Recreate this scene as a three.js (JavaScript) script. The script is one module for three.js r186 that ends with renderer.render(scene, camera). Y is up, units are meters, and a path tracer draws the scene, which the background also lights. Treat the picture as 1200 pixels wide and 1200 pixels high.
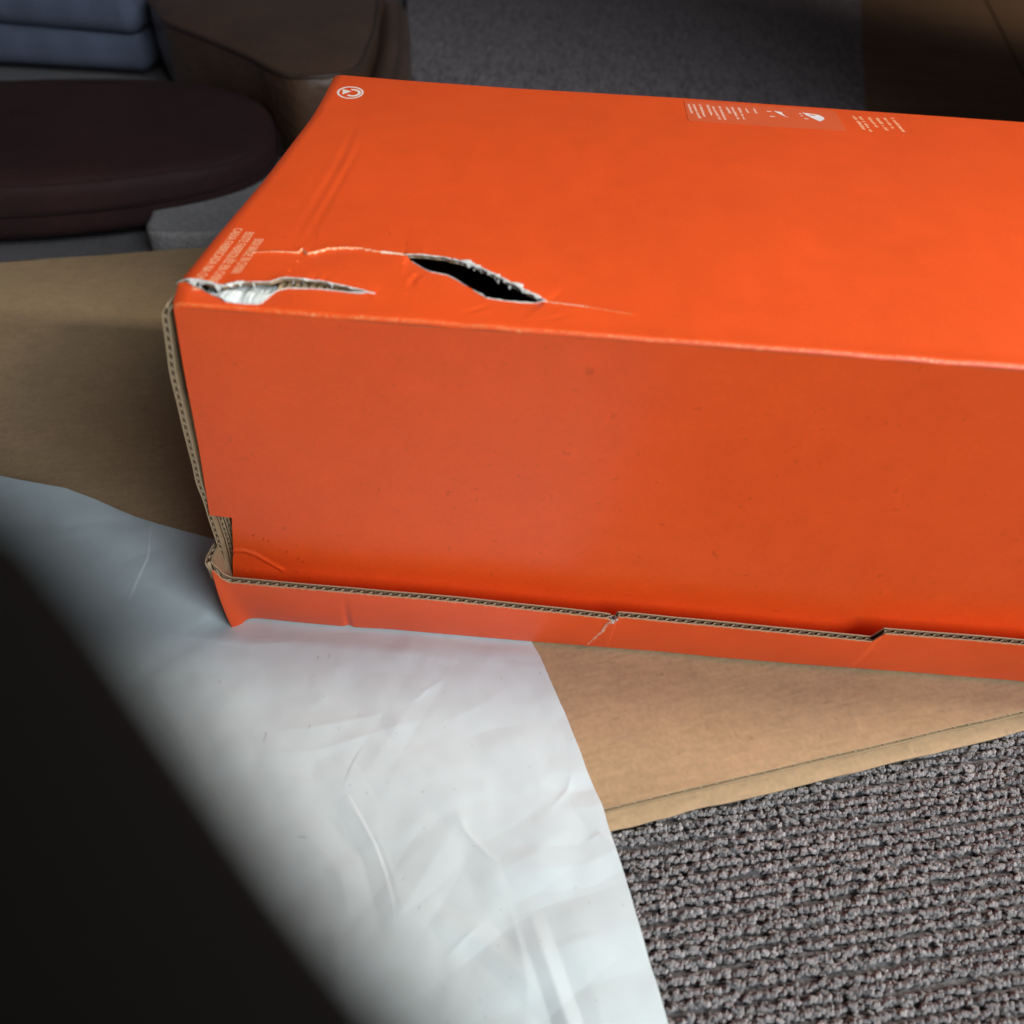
import * as THREE from 'three';
import { RoundedBoxGeometry } from 'three/addons/geometries/RoundedBoxGeometry.js';
import { mergeGeometries, mergeVertices } from 'three/addons/utils/BufferGeometryUtils.js';
import { MarchingCubes } from 'three/addons/objects/MarchingCubes.js';
import { RectAreaLightUniformsLib } from 'three/addons/lights/RectAreaLightUniformsLib.js';

/* ------------------------------------------------------------------ camera, light, exposure */
const scene = new THREE.Scene();
const camera = new THREE.PerspectiveCamera(64.55, 1, 0.002, 30);
camera.position.set(0.0962, 0.2479, 0.182);
camera.up.set(-0.07852, 0.7109, -0.6989);
camera.lookAt(0.0962 - 0.01764, 0.2479 - 0.70194, 0.182 - 0.71202);
camera.focus = 0.30;
camera.userData.fStop = 9.5;
scene.add(camera);

const renderer = new THREE.WebGLRenderer({ antialias: true });
renderer.setSize(1024, 1024);
renderer.toneMapping = THREE.LinearToneMapping;
renderer.toneMappingExposure = 1.0;
renderer.shadowMap.enabled = true;

scene.background = new THREE.Color().setRGB(0.046, 0.043, 0.045);
RectAreaLightUniformsLib.init();

// one overhead ceiling lamp to the right, slightly behind the box; one cool window in front of it
const LAMPS = [
  { name: 'ceiling_lamp', at: [1.45, 0.98, -0.19], to: [0.1, 0.05, -0.02], w: 0.2, h: 0.6, col: [1.0, 0.965, 0.86], power: 64, label: 'square ceiling lamp panel above the right end of the orange box', cat: 'lamp' },
  { name: 'window', at: [1.1, 1.06, 1.08], to: [0.12, 0.05, 0.0], w: 1.0, h: 1.0, col: [0.84, 0.94, 1.0], power: 10.8, label: 'bright window facing the front of the orange box', cat: 'window' },
];

/* ------------------------------------------------------------------ helpers */
let seed = 20240;
function rnd() { seed = (seed + 0x6d2b79f5) | 0; let t = Math.imul(seed ^ (seed >>> 15), 1 | seed); t = (t + Math.imul(t ^ (t >>> 7), 61 | t)) ^ t; return ((t ^ (t >>> 14)) >>> 0) / 4294967296; }
const rr = (a, b) => a + (b - a) * rnd();
const hash = (x, y, s = 0) => { let h = Math.imul(x, 374761393) + Math.imul(y, 668265263) + Math.imul(s, 2147483647 ^ 99991); h = Math.imul(h ^ (h >>> 13), 1274126177); return ((h ^ (h >>> 16)) >>> 0) / 4294967296; };
function noise(x, y, s = 0, wrap = 0) {
  const xi = Math.floor(x), yi = Math.floor(y), fx = x - xi, fy = y - yi, u = fx * fx * (3 - 2 * fx), v = fy * fy * (3 - 2 * fy);
  const w = (k) => wrap ? ((k % wrap) + wrap) % wrap : k;
  const a = hash(w(xi), w(yi), s), b = hash(w(xi + 1), w(yi), s), c = hash(w(xi), w(yi + 1), s), d = hash(w(xi + 1), w(yi + 1), s);
  return a + (b - a) * u + (c - a) * v + (a - b - c + d) * u * v - 0.5;
}
const fbm = (x, y, s = 0, o = 4) => { let t = 0, a = 1, f = 1; for (let i = 0; i < o; i++) { t += a * noise(x * f, y * f, s + i); a *= 0.5; f *= 2; } return t; };
const clamp = (x, a = 0, b = 1) => Math.min(b, Math.max(a, x));
const smooth = (a, b, x) => { const t = clamp((x - a) / (b - a)); return t * t * (3 - 2 * t); };
const lerp = (a, b, t) => a + (b - a) * t;
function table(pts) { return (x) => { if (x <= pts[0][0]) return pts[0][1]; for (let i = 1; i < pts.length; i++) if (x <= pts[i][0]) return lerp(pts[i - 1][1], pts[i][1], (x - pts[i - 1][0]) / (pts[i][0] - pts[i - 1][0])); return pts[pts.length - 1][1]; }; }
function segDist(px, py, line) {  // [distance, signed side, along 0..1]
  let best = 1e9, side = 0, along = 0;
  for (let i = 0; i + 1 < line.length; i++) {
    const [ax, ay] = line[i], [bx, by] = line[i + 1], dx = bx - ax, dy = by - ay;
    const t = clamp(((px - ax) * dx + (py - ay) * dy) / (dx * dx + dy * dy)), qx = px - ax - t * dx, qy = py - ay - t * dy, d = Math.hypot(qx, qy);
    const s = (dx * (py - ay) - dy * (px - ax)) / Math.hypot(dx, dy); if (d < best - 1e-9) { best = d; side = s; along = (i + t) / (line.length - 1); } else if (d < best + 1e-9 && Math.abs(s) > Math.abs(side)) side = s;
  }
  return [best, side, along];
}
const inside = (x, y, poly) => { let c = false; for (let i = 0, j = poly.length - 1; i < poly.length; j = i++) { const [xi, yi] = poly[i], [xj, yj] = poly[j]; if ((yi > y) !== (yj > y) && x < (xj - xi) * (y - yi) / (yj - yi) + xi) c = !c; } return c; };
function roughen(poly, step, amp) {
  const out = [];
  for (let i = 0; i < poly.length; i++) {
    const a = poly[i], b = poly[(i + 1) % poly.length], L = Math.hypot(b[0] - a[0], b[1] - a[1]), n = Math.max(1, Math.round(L / step));
    for (let k = 0; k < n; k++) { const t = k / n, j = k ? amp : amp * 0.4; out.push([lerp(a[0], b[0], t) + rr(-j, j), lerp(a[1], b[1], t) + rr(-j, j)]); }
  }
  const fine = [];
  for (let i = 0; i < out.length; i++) { const a = out[i], b = out[(i + 1) % out.length], j = amp * 0.5; for (const t of [0, 0.35, 0.7]) fine.push(t ? [lerp(a[0], b[0], t) + rr(-j, j), lerp(a[1], b[1], t) + rr(-j, j)] : a); }
  return fine;
}
const taken = new Map();
function numbered(n) { const k = taken.get(n) ?? 0; taken.set(n, k + 1); return k ? n + '_' + String(k).padStart(3, '0') : n; }
function thing(name, label, category, pos = [0, 0, 0]) {
  const g = new THREE.Group(); g.name = numbered(name); g.position.set(...pos); g.userData = { label, category }; scene.add(g); return g;
}
function part(name, geo, mat, parent, label) {
  const m = new THREE.Mesh(geo, mat); m.name = parent ? name : numbered(name); m.castShadow = m.receiveShadow = true;
  if (parent) { const n = parent.children.filter((c) => c.userData.base === name).length; if (n) m.name = name + '_' + String(n).padStart(3, '0'); m.userData.base = name; }
  if (label) m.userData.label = label;
  (parent ?? scene).add(m); return m;
}
function tagged(m, label, category, kind) { if (label) m.userData.label = label; if (category) m.userData.category = category; if (kind) m.userData.kind = kind; return m; }
function geo(pos, idx, uv) {
  const g = new THREE.BufferGeometry(); g.setAttribute('position', new THREE.Float32BufferAttribute(pos, 3));
  g.setAttribute('uv', new THREE.Float32BufferAttribute(uv ?? new Float32Array(pos.length / 3 * 2), 2)); g.setIndex(idx); g.computeVertexNormals(); return g;
}
/* A closed sheet of board: outer face (material 0), inner face (1), cut edges (2). us, vs are knots; f(u,v) the outer surface;
   polygons in (u,v) are cut out of it, grid corners moved onto their outline. flip turns the outside round. */
function slab(us, vs, f, t, { holes = [], flip = false, uvf, eps = 2e-5 } = {}) {
  const nu = us.length, nv = vs.length, P = [], U = [], inn = [];
  for (let j = 0; j < nv; j++) for (let i = 0; i < nu; i++) {
    let u = us[i], v = vs[j]; inn.push(holes.some((h) => inside(u, v, h))); U.push([u, v]);
  }
  const id = (i, j) => j * nu + i, keep = (i, j) => i >= 0 && j >= 0 && i < nu - 1 && j < nv - 1 && !(inn[id(i, j)] && inn[id(i + 1, j)] && inn[id(i, j + 1)] && inn[id(i + 1, j + 1)]);
  if (holes.length) for (let k = 0; k < U.length; k++) if (inn[k]) {
    const i = k % nu, j = (k - i) / nu;
    if (![[-1, -1], [0, -1], [-1, 0], [0, 0]].some(([a, b]) => keep(i + a, j + b))) continue;
    let best = 1e9, q = null;
    for (const h of holes) for (let m = 0; m < h.length; m++) {
      const a = h[m], b = h[(m + 1) % h.length], dx = b[0] - a[0], dy = b[1] - a[1], L = dx * dx + dy * dy || 1e-12, s = clamp(((U[k][0] - a[0]) * dx + (U[k][1] - a[1]) * dy) / L);
      const x = a[0] + s * dx, y = a[1] + s * dy, d = Math.hypot(x - U[k][0], y - U[k][1]); if (d < best) { best = d; q = [x, y]; }
    }
    U[k] = q;
  }
  const e = eps, N = [], V = (u, v) => new THREE.Vector3(...f(u, v));
  for (const [u, v] of U) {
    const p = V(u, v), n = V(u + e, v).sub(V(u - e, v)).cross(V(u, v + e).sub(V(u, v - e))).normalize(); if (flip) n.negate(); P.push(p); N.push(n);
  }
  const pos = [], nor = [], uv = [], idx = [[], [], []];
  const push = (p, n, w) => { pos.push(p.x, p.y, p.z); nor.push(n.x, n.y, n.z); uv.push(...w); return pos.length / 3 - 1; };
  const W = U.map(([u, v], k) => uvf ? uvf(u, v, P[k]) : [u, v]);
  const A = P.map((p, k) => push(p, N[k], W[k])), Bp = P.map((p, k) => p.clone().addScaledVector(N[k], -t)), B = Bp.map((p, k) => push(p, N[k].clone().negate(), W[k]));
  const tri = (s, a, b, c) => idx[s].push(a, b, c);
  for (let j = 0; j < nv - 1; j++) for (let i = 0; i < nu - 1; i++) if (keep(i, j)) {
    const a = id(i, j), b = id(i + 1, j), c = id(i + 1, j + 1), d = id(i, j + 1);
    if (!flip) { tri(0, A[a], A[b], A[c]); tri(0, A[a], A[c], A[d]); tri(1, B[a], B[c], B[b]); tri(1, B[a], B[d], B[c]); }
    else { tri(0, A[a], A[c], A[b]); tri(0, A[a], A[d], A[c]); tri(1, B[a], B[b], B[c]); tri(1, B[a], B[c], B[d]); }
    for (const [x, y, di, dj] of [[a, b, 0, -1], [b, c, 1, 0], [c, d, 0, 1], [d, a, -1, 0]]) if (!keep(i + di, j + dj)) {
      const n = P[y].clone().sub(P[x]).cross(N[x]); if (flip) n.negate(); n.normalize();
      const q = [push(P[x], n, W[x]), push(P[y], n, W[y]), push(Bp[y], n, W[y]), push(Bp[x], n, W[x])];
      if (!flip) { tri(2, q[0], q[3], q[2]); tri(2, q[0], q[2], q[1]); } else { tri(2, q[0], q[2], q[3]); tri(2, q[0], q[1], q[2]); }
    }
  }
  const g = new THREE.BufferGeometry();
  g.setAttribute('position', new THREE.Float32BufferAttribute(pos, 3)); g.setAttribute('normal', new THREE.Float32BufferAttribute(nor, 3)); g.setAttribute('uv', new THREE.Float32BufferAttribute(uv, 2));
  g.setIndex([...idx[0], ...idx[1], ...idx[2]]);
  let s = 0; idx.forEach((a, k) => { g.addGroup(s, a.length, k); s += a.length; });
  return g;
}
const knots = (a, b, n) => Array.from({ length: n + 1 }, (_, i) => lerp(a, b, i / n));
/* The fluted paper between two liners of corrugated board: along(s) gives the middle of the board's edge, across its thickness direction, into the way the flutes run */
function flutes(along, length, across, into, amp, pitch, depth, th = 0.00038) {
  const per = 10, n = Math.round(length / pitch * per), pos = [], idx = [], uv = [];
  const a = new THREE.Vector3(...across), d = new THREE.Vector3(...into).multiplyScalar(depth);
  for (let i = 0; i <= n; i++) {
    const s = i / n, c = new THREE.Vector3(...along(s)), w = (amp - th / 2) * Math.sin(i / per * Math.PI * 2 + 0.5 * noise(i / 23, 3, 5));
    const p = c.addScaledVector(a, w), ofs = a.clone().multiplyScalar(th / 2);
    for (const q of [p.clone().add(ofs), p.clone().sub(ofs), p.clone().sub(ofs).add(d), p.clone().add(ofs).add(d)]) { pos.push(q.x, q.y, q.z); uv.push(s * length * 9, 0); }
    if (i) { const k = i * 4, m = k - 4; for (let e = 0; e < 4; e++) { const f = (e + 1) % 4; idx.push(m + e, k + e, k + f, m + e, k + f, m + f); } }
  }
  return geo(pos, idx, uv);
}
/* A ragged strip of torn paper along an outline on a surface: lip just outside, fibres hanging into the hole */
function tornStrip(line, surf, into, { out = 0.0003, wide = 0.0009, drop = 0.0008, lift = 0.00012, sink = 0, step = 0.00025 } = {}) {
  const pts = []; let carry = 0;
  for (let i = 0; i + 1 < line.length; i++) { const [a, b] = [line[i], line[i + 1]], L = Math.hypot(b[0] - a[0], b[1] - a[1]); for (let s = carry; s < L; s += step) pts.push([lerp(a[0], b[0], s / L), lerp(a[1], b[1], s / L)]); carry = 0; }
  pts.push(line[line.length - 1]);
  const pos = [], idx = [], uv = [], n = pts.length;
  for (let i = 0; i < n; i++) {
    const a = pts[Math.max(0, i - 1)], b = pts[Math.min(n - 1, i + 1)], L = Math.hypot(b[0] - a[0], b[1] - a[1]) || 1, nx = -(b[1] - a[1]) / L * into, ny = (b[0] - a[0]) / L * into;
    const fade = Math.min(1, i / 4, (n - 1 - i) / 4), rag = 0.35 + 1.1 * Math.abs(noise(i / 8, 1, 3)) + 1.6 * Math.max(0, noise(i / 19, 5, 4)) + 0.35 * noise(i / 3.4, 2, 6), w = wide * fade * Math.max(0.08, rag), o = out * fade * (0.6 + 0.9 * noise(i / 6, 9, 7)), dr = drop * fade * (0.55 + 0.7 * noise(i / 9, 3, 8));
    const [x, z] = pts[i], P = (k, dy) => { const q = surf(x + nx * k, z + ny * k); return [q[0], q[1] + dy - sink, q[2]]; };
    const low = surf(x, z); low[1] -= sink;
    pos.push(...P(-o, lift * 0.3), ...P(0, lift + 0.0002 * rnd()), ...[lerp(x, x + nx * w, 0.55), low[1] - dr * 0.25, lerp(z, z + ny * w, 0.55)], ...[x + nx * w, low[1] - dr, z + ny * w]);
    uv.push(i * step * 60, 0, i * step * 60, 0.3, i * step * 60, 0.6, i * step * 60, 1);
    if (i) { const k = i * 4, m = k - 4; for (let e = 0; e < 3; e++) idx.push(m + e, m + e + 1, k + e + 1, m + e, k + e + 1, k + e); }
  }
  return geo(pos, idx, uv);
}
function tube(points, r, seg = 60, rad = 8, closed = false) { return new THREE.TubeGeometry(new THREE.CatmullRomCurve3(points.map((p) => new THREE.Vector3(...p)), closed, 'centripetal'), seg, r, rad, closed); }
/* Box-mapped uv in metres */
function metreUV(g, s = 1) {
  g = g.index ? g.toNonIndexed() : g; const p = g.attributes.position, n = g.attributes.normal, uv = new Float32Array(p.count * 2);
  for (let i = 0; i < p.count; i++) { const ax = Math.abs(n.getX(i)), ay = Math.abs(n.getY(i)), az = Math.abs(n.getZ(i)); const [a, b] = ay >= ax && ay >= az ? [p.getX(i), p.getZ(i)] : ax > az ? [p.getZ(i), p.getY(i)] : [p.getX(i), p.getY(i)]; uv[2 * i] = a * s; uv[2 * i + 1] = b * s; }
  g.setAttribute('uv', new THREE.BufferAttribute(uv, 2)); return g;
}

/* ------------------------------------------------------------------ materials */
const toByte = (x) => Math.round(255 * clamp(x));
const enc = (x) => x <= 0.0031308 ? 12.92 * x : 1.055 * Math.pow(x, 1 / 2.4) - 0.055;
function tex(n, f, srgb, rep = 1) {
  const d = new Uint8Array(n * n * 4);
  for (let y = 0; y < n; y++) for (let x = 0; x < n; x++) { const c = f(x / n, y / n), o = (y * n + x) * 4; for (let k = 0; k < 3; k++) d[o + k] = toByte(srgb ? enc(c[k]) : c[k]); d[o + 3] = 255; }
  const t = new THREE.DataTexture(d, n, n); t.wrapS = t.wrapT = THREE.RepeatWrapping; t.magFilter = THREE.LinearFilter; t.minFilter = THREE.LinearMipmapLinearFilter; t.generateMipmaps = true;
  if (srgb) t.colorSpace = THREE.SRGBColorSpace; t.repeat.set(rep, rep); t.needsUpdate = true; return t;
}
const tn = (x, y, k, s) => noise(x * k, y * k, s, k);
const grey = (v) => [v, v, v];
const std = (o) => new THREE.MeshStandardMaterial(o), phys = (o) => new THREE.MeshPhysicalMaterial(o);

const KRAFT = [0.38, 0.248, 0.135];
const kraftTex = tex(512, (x, y) => {
  const v = 1 + 0.10 * tn(x, y, 6, 1) + 0.10 * tn(x, y, 24, 2) + 0.14 * noise(x * 40, y * 170, 3) + 0.16 * tn(x, y, 180, 4), f = tn(x, y, 90, 7) > 0.43 ? 0.86 : tn(x, y, 70, 9) > 0.44 ? 1.08 : 1;
  return KRAFT.map((c, k) => c * v * f * (1 + 0.04 * tn(x, y, 9, 11 + k)));
}, true, 5);
const kraftBump = tex(512, (x, y) => grey(0.5 + 0.35 * tn(x, y, 14, 21) + 0.3 * noise(x * 30, y * 200, 22) + 0.2 * tn(x, y, 120, 23)), false, 5);
const kraft = std({ map: kraftTex, bumpMap: kraftBump, bumpScale: 0.0002, roughness: 0.78 });
const kraftEdge = std({ color: new THREE.Color().setRGB(0.46, 0.33, 0.2), roughness: 0.9 });
const kraftDark = std({ color: new THREE.Color().setRGB(0.27, 0.175, 0.10), roughness: 0.9 });
const fluteMat = std({ color: new THREE.Color().setRGB(0.46, 0.33, 0.20), roughness: 0.92, side: THREE.DoubleSide });
const fibre = std({ map: tex(128, (x, y) => { const v = 0.66 + 0.25 * tn(x, y, 32, 31) + 0.12 * tn(x, y, 64, 32); return [v, v * 0.95, v * 0.88]; }, true, 1), roughness: 0.95, side: THREE.DoubleSide });
const ORANGE = [0.83, 0.086, 0.012];
const orangeRough = tex(512, (x, y) => grey(0.36 + 0.08 * tn(x, y, 5, 41) + 0.07 * tn(x, y, 40, 42) + 0.06 * tn(x, y, 160, 43)), false, 5);
const orangeBump = tex(512, (x, y) => grey(0.5 + 0.3 * tn(x, y, 10, 51) + 0.1 * tn(x, y, 60, 53) + 0.25 * noise(x * 90, y * 8, 52, 0)), false, 5);
const orangeTex = tex(512, (x, y) => { const v = 1 + 0.05 * tn(x, y, 5, 61) + 0.05 * tn(x, y, 30, 62) + 0.06 * tn(x, y, 170, 63), fl = tn(x, y, 110, 66) > 0.455 ? 0.8 : 1; return ORANGE.map((c) => c * v * fl); }, true, 5);
const orange = phys({ map: orangeTex, roughnessMap: orangeRough, roughness: 1, bumpMap: orangeBump, bumpScale: 0.00012, specularIntensity: 0.9 });
const tissueTex = tex(512, (x, y) => { const v = 0.62 * (1 + 0.05 * tn(x, y, 8, 71) + 0.05 * tn(x, y, 60, 72)); const dot = tn(x, y, 128, 73) > 0.489 ? 0.75 : 1; return [v * 0.89 * dot, v * 1.0 * dot, v * 1.03 * dot]; }, true, 4);
const tissueBump = tex(512, (x, y) => grey(0.5 + 0.4 * tn(x, y, 12, 75) + 0.25 * tn(x, y, 40, 76)), false, 4);
const tissueMat = phys({ map: tissueTex, roughness: 0.72, specularIntensity: 0.45, bumpMap: tissueBump, bumpScale: 0.0004 });
const white = std({ color: new THREE.Color().setRGB(0.78, 0.8, 0.77), roughness: 0.8, side: THREE.DoubleSide });

/* ------------------------------------------------------------------ carpet and what lies on it behind the box */
const FLOOR = -0.0095;
{
  const carpetTex = tex(512, (x, y) => { const rib = 0.55 + 0.45 * Math.cos(y * 32 * Math.PI * 2), v = 0.11 + 0.06 * rib * (0.7 + 0.8 * tn(x, y, 128, 82)) + 0.03 * tn(x, y, 200, 83); return [v * 1.02, v * 0.93, v * 0.96].map((c) => Math.max(0.012, c)); }, true, 7.2);
  const carpetBump = tex(512, (x, y) => grey(0.5 + 0.3 * Math.cos(y * 32 * Math.PI * 2) + 0.25 * tn(x, y, 128, 84)), false, 7.2);
  const g = new THREE.PlaneGeometry(6, 6); g.rotateX(-Math.PI / 2); const uv = g.attributes.uv; for (let i = 0; i < uv.count; i++) uv.setXY(i, uv.getX(i) * 6, uv.getY(i) * 6);
  const m = tagged(part('carpet', g, std({ map: carpetTex, bumpMap: carpetBump, bumpScale: 0.002, roughness: 1 })), 'grey ribbed carpet floor under the cardboard', null, 'structure');
  m.position.set(0, FLOOR - 0.0024, 0); m.rotation.y = 0.22;
}
const TU = [0.976, -0.218], TV = [0.218, 0.976];   // along a rib, across the ribs
{
  const tuftGeo = (() => { // a lumpy twisted yarn loop
    const g = new THREE.SphereGeometry(1, 8, 6), p = g.attributes.position; for (let i = 0; i < p.count; i++) { const x = p.getX(i), y = p.getY(i), z = p.getZ(i), k = 1 + 0.22 * Math.sin(5 * x + 3 * z) + 0.12 * Math.sin(7 * y + 2 * x); p.setXYZ(i, x * k, y * k, z * k); } g.computeVertexNormals(); return g; })();
  const spots = [];
  for (let r = 0; r < 112; r++) for (let k = 0; k < 470; k++) {
    const v = 0.045 + r * 0.0034 + 0.0011 * noise(k * 0.05, r, 91), u = -0.32 + k * 0.0016;
    const x = TU[0] * u + TV[0] * v, z = TU[1] * u + TV[1] * v, cv = 0.314 * x + 0.949 * z;
    if (cv < 0.092 || z > 0.36) continue;
    for (let q = 0; q < 3; q++) spots.push([x + rr(-0.0009, 0.0009), z + (q === 2 ? rr(-0.0014, 0.0014) : rr(-0.0007, 0.0007)), q === 2]);
  }
  const im = new THREE.InstancedMesh(tuftGeo, std({ roughness: 1 }), spots.length), M = new THREE.Matrix4(), Q = new THREE.Quaternion(), E = new THREE.Euler(), C = new THREE.Color();
  spots.forEach(([x, z, stray], i) => {
    E.set(rr(-0.4, 0.4), rr(-0.55, 0.55) + 0.22, rr(-0.4, 0.4)); Q.setFromEuler(E);
    const s = rr(0.8, 1.25); M.compose(new THREE.Vector3(x, FLOOR - 0.0014 + rr(-0.0006, 0.0010) - (stray ? 0.0005 : 0), z), Q, new THREE.Vector3(0.0012 * s, 0.0008 * rr(0.8, 1.2), 0.00082 * s)); im.setMatrixAt(i, M);
    const t = rnd(), v = (t < 0.2 ? rr(0.12, 0.16) : t < 0.85 ? rr(0.16, 0.225) : rr(0.225, 0.30)); im.setColorAt(i, C.setRGB(v * 1.04, v * 0.95, v * 0.945));
  });
  im.name = 'carpet_pile'; im.castShadow = im.receiveShadow = true; tagged(im, 'grey looped carpet pile in rows beside the white paper and cardboard', null, 'stuff'); scene.add(im);
}
{
  const ribTex = tex(512, (x, y) => { const warp = Math.cos((x * 40 + 0.25 * tn(x, y, 16, 5)) * Math.PI * 2), s = tn(x, y, 256, 103) + tn(x, y, 128, 105) * 0.6; const v = 0.155 + 0.010 * warp + 0.15 * s + 0.13 * noise(x * 120, y * 22, 104) + 0.02 * noise(x * 8, y * 7, 107); return [v * 1.10, v * 0.91, v * 0.95].map((c) => Math.max(0.02, c)); }, true, 5);
  const ribBump = tex(512, (x, y) => grey(0.5 + 0.06 * Math.cos(x * 40 * Math.PI * 2) + 0.3 * tn(x, y, 128, 106) + 0.25 * noise(x * 120, y * 22, 104)), false, 5);
  const s = new THREE.Shape(); s.moveTo(-0.02, 0.60); s.lineTo(0.370, 0.60); s.lineTo(0.3870, 0.668); s.lineTo(0.4872, 1.109); s.lineTo(0.56, 1.42); s.lineTo(-0.16, 1.42); s.quadraticCurveTo(-0.09, 0.9, -0.055, 0.70); s.quadraticCurveTo(-0.04, 0.62, -0.02, 0.60);
  const g = new THREE.ExtrudeGeometry(s, { depth: 0.006, bevelEnabled: true, bevelSize: 0.004, bevelThickness: 0.003, bevelSegments: 3, curveSegments: 20 }); g.rotateX(-Math.PI / 2);
  const m = part('rug', metreUV(g), std({ map: ribTex, bumpMap: ribBump, bumpScale: 0.0015, roughness: 1 }));
  tagged(m, 'dark grey ribbed rug lying behind the orange box', 'rug'); m.position.y = FLOOR;
}
{
  const t = thing('added_cabinet', 'unseen dark brown wooden block added beyond the frame on the right to shade the floor behind the box', 'added_cabinet', [0.78, FLOOR, -0.383]);  // added out of view, sized to block the lamp from the floor behind
  const wood = std({ map: tex(512, (x, y) => { const g = noise(x * 90, y * 6, 205) + 0.6 * noise(x * 220, y * 14, 206), v = 1 + 0.35 * g; return [0.05 * v, 0.026 * v, 0.012 * v]; }, true, 2), roughness: 0.55 });
  for (const [n, w, h, d, x, y, z] of [['side_panel', 0.02, 1.05, 0.36, -0.29, 0.575, -0.01], ['side_panel', 0.02, 1.05, 0.36, 0.29, 0.575, -0.01], ['back_panel', 0.56, 1.05, 0.012, 0, 0.575, -0.18], ['top_board', 0.62, 0.024, 0.40, 0, 1.114, -0.005], ['plinth', 0.58, 0.046, 0.34, 0, 0.026, -0.01], ['door', 0.276, 1.03, 0.02, -0.14, 0.575, 0.172], ['door', 0.276, 1.03, 0.02, 0.14, 0.575, 0.172]]) { const m = part(n, metreUV(new RoundedBoxGeometry(w, h, d, 2, 0.003)), wood, t); m.position.set(x, y, z); if (n === 'door') part('handle', new THREE.SphereGeometry(0.012, 16, 12), wood, m).position.set(x < 0 ? 0.11 : -0.11, 0.1, 0.018); }
}
const leatherBump = tex(512, (x, y) => { let v = 0.5 + 0.25 * tn(x, y, 7, 111) + 0.18 * tn(x, y, 60, 112) + 0.1 * tn(x, y, 120, 113); return grey(v); }, false, 4);
const leatherTex = (c, s) => tex(256, (x, y) => { const v = 1 + 0.35 * tn(x, y, 5, s) + 0.2 * tn(x, y, 20, s + 1) + 0.15 * tn(x, y, 90, s + 2); return c.map((k) => k * v); }, true, 4);
{
  const top = [[-0.246, -0.575], [-0.236, -0.556], [-0.2287, -0.5451], [-0.181, -0.507], [-0.1359, -0.4686], [-0.108, -0.441], [-0.0909, -0.4315], [-0.0712, -0.4365], [-0.0555, -0.448], [-0.0515, -0.472], [-0.054, -0.51], [-0.0584, -0.5623], [-0.071, -0.6434], [-0.085, -0.73], [-0.12, -0.765], [-0.2, -0.735], [-0.27, -0.65], [-0.262, -0.6]];
  const curve = new THREE.CatmullRomCurve3(top.map(([x, z]) => new THREE.Vector3(x, 0, z)), true, 'centripetal'), ring = curve.getPoints(160).slice(0, 160);
  const cx = -0.15, cz = -0.6, pos = [], idx = [], n = 160;
  // side: loft of scaled rings, tucked in below and bulging in the middle
  const levels = [[0, 0.93], [0.008, 0.955], [0.02, 0.985], [0.035, 1.0], [0.05, 1.005], [0.06, 1.002], [0.066, 0.994]];
  for (const [y, k] of levels) for (const p of ring) { const w = 1 + 0.012 * noise(p.x * 40, p.z * 40 + y * 50, 121) * (y < 0.055 ? 1 : 0); pos.push(cx + (p.x - cx) * k * w, y + FLOOR, cz + (p.z - cz) * k * w); }
  for (let l = 0; l + 1 < levels.length; l++) for (let i = 0; i < n; i++) { const j = (i + 1) % n, a = l * n + i, b = l * n + j, c = b + n, d = a + n; idx.push(a, d, c, a, c, b); }
  const body = metreUV(geo(pos, idx)), t = thing('ottoman', 'dark brown leather ottoman with rounded corner and piped top behind the orange box', 'ottoman');
  const lm = phys({ map: leatherTex([0.072, 0.036, 0.021], 131), bumpMap: leatherBump, bumpScale: 0.0016, roughness: 0.4, clearcoat: 0.35, clearcoatRoughness: 0.3 }), lt = lm;
  part('body', body, lm, t);
  const tp = [], ti = []; const rings = 12;
  for (let l = 0; l <= rings; l++) { const k = 0.99 * (1 - l / rings); for (const p of ring) { const r = 1 - l / rings; tp.push(cx + (p.x - cx) * k, FLOOR + 0.0665 + 0.010 * (1 - r ** 4) + 0.003 * noise(p.x * k * 18, p.z * k * 18, 151) * (1 - r), cz + (p.z - cz) * k); } }
  for (let l = 0; l < rings; l++) for (let i = 0; i < n; i++) { const j = (i + 1) % n, a = l * n + i, b = l * n + j; ti.push(a, a + n, b + n, a, b + n, b); }
  part('top_panel', metreUV(geo(tp, ti)), lt, t);
  part('piping', new THREE.TubeGeometry(new THREE.CatmullRomCurve3(ring.filter((_, i) => i % 4 === 0).map((p) => new THREE.Vector3(cx + (p.x - cx) * 0.997, FLOOR + 0.067, cz + (p.z - cz) * 0.997)), true), 200, 0.0017, 8, true), lt, t);
  const rollPts = [[-0.047, 0.012, -0.43], [-0.040, 0.016, -0.47], [-0.044, 0.017, -0.54], [-0.058, 0.017, -0.63], [-0.074, 0.016, -0.72]];
  const roll = tube(rollPts, 0.0165, 50, 18); roll.scale(1, 1.35, 1); part('side_roll', metreUV(roll), lm, t, 'glossy dark leather roll along the side');
}
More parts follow.
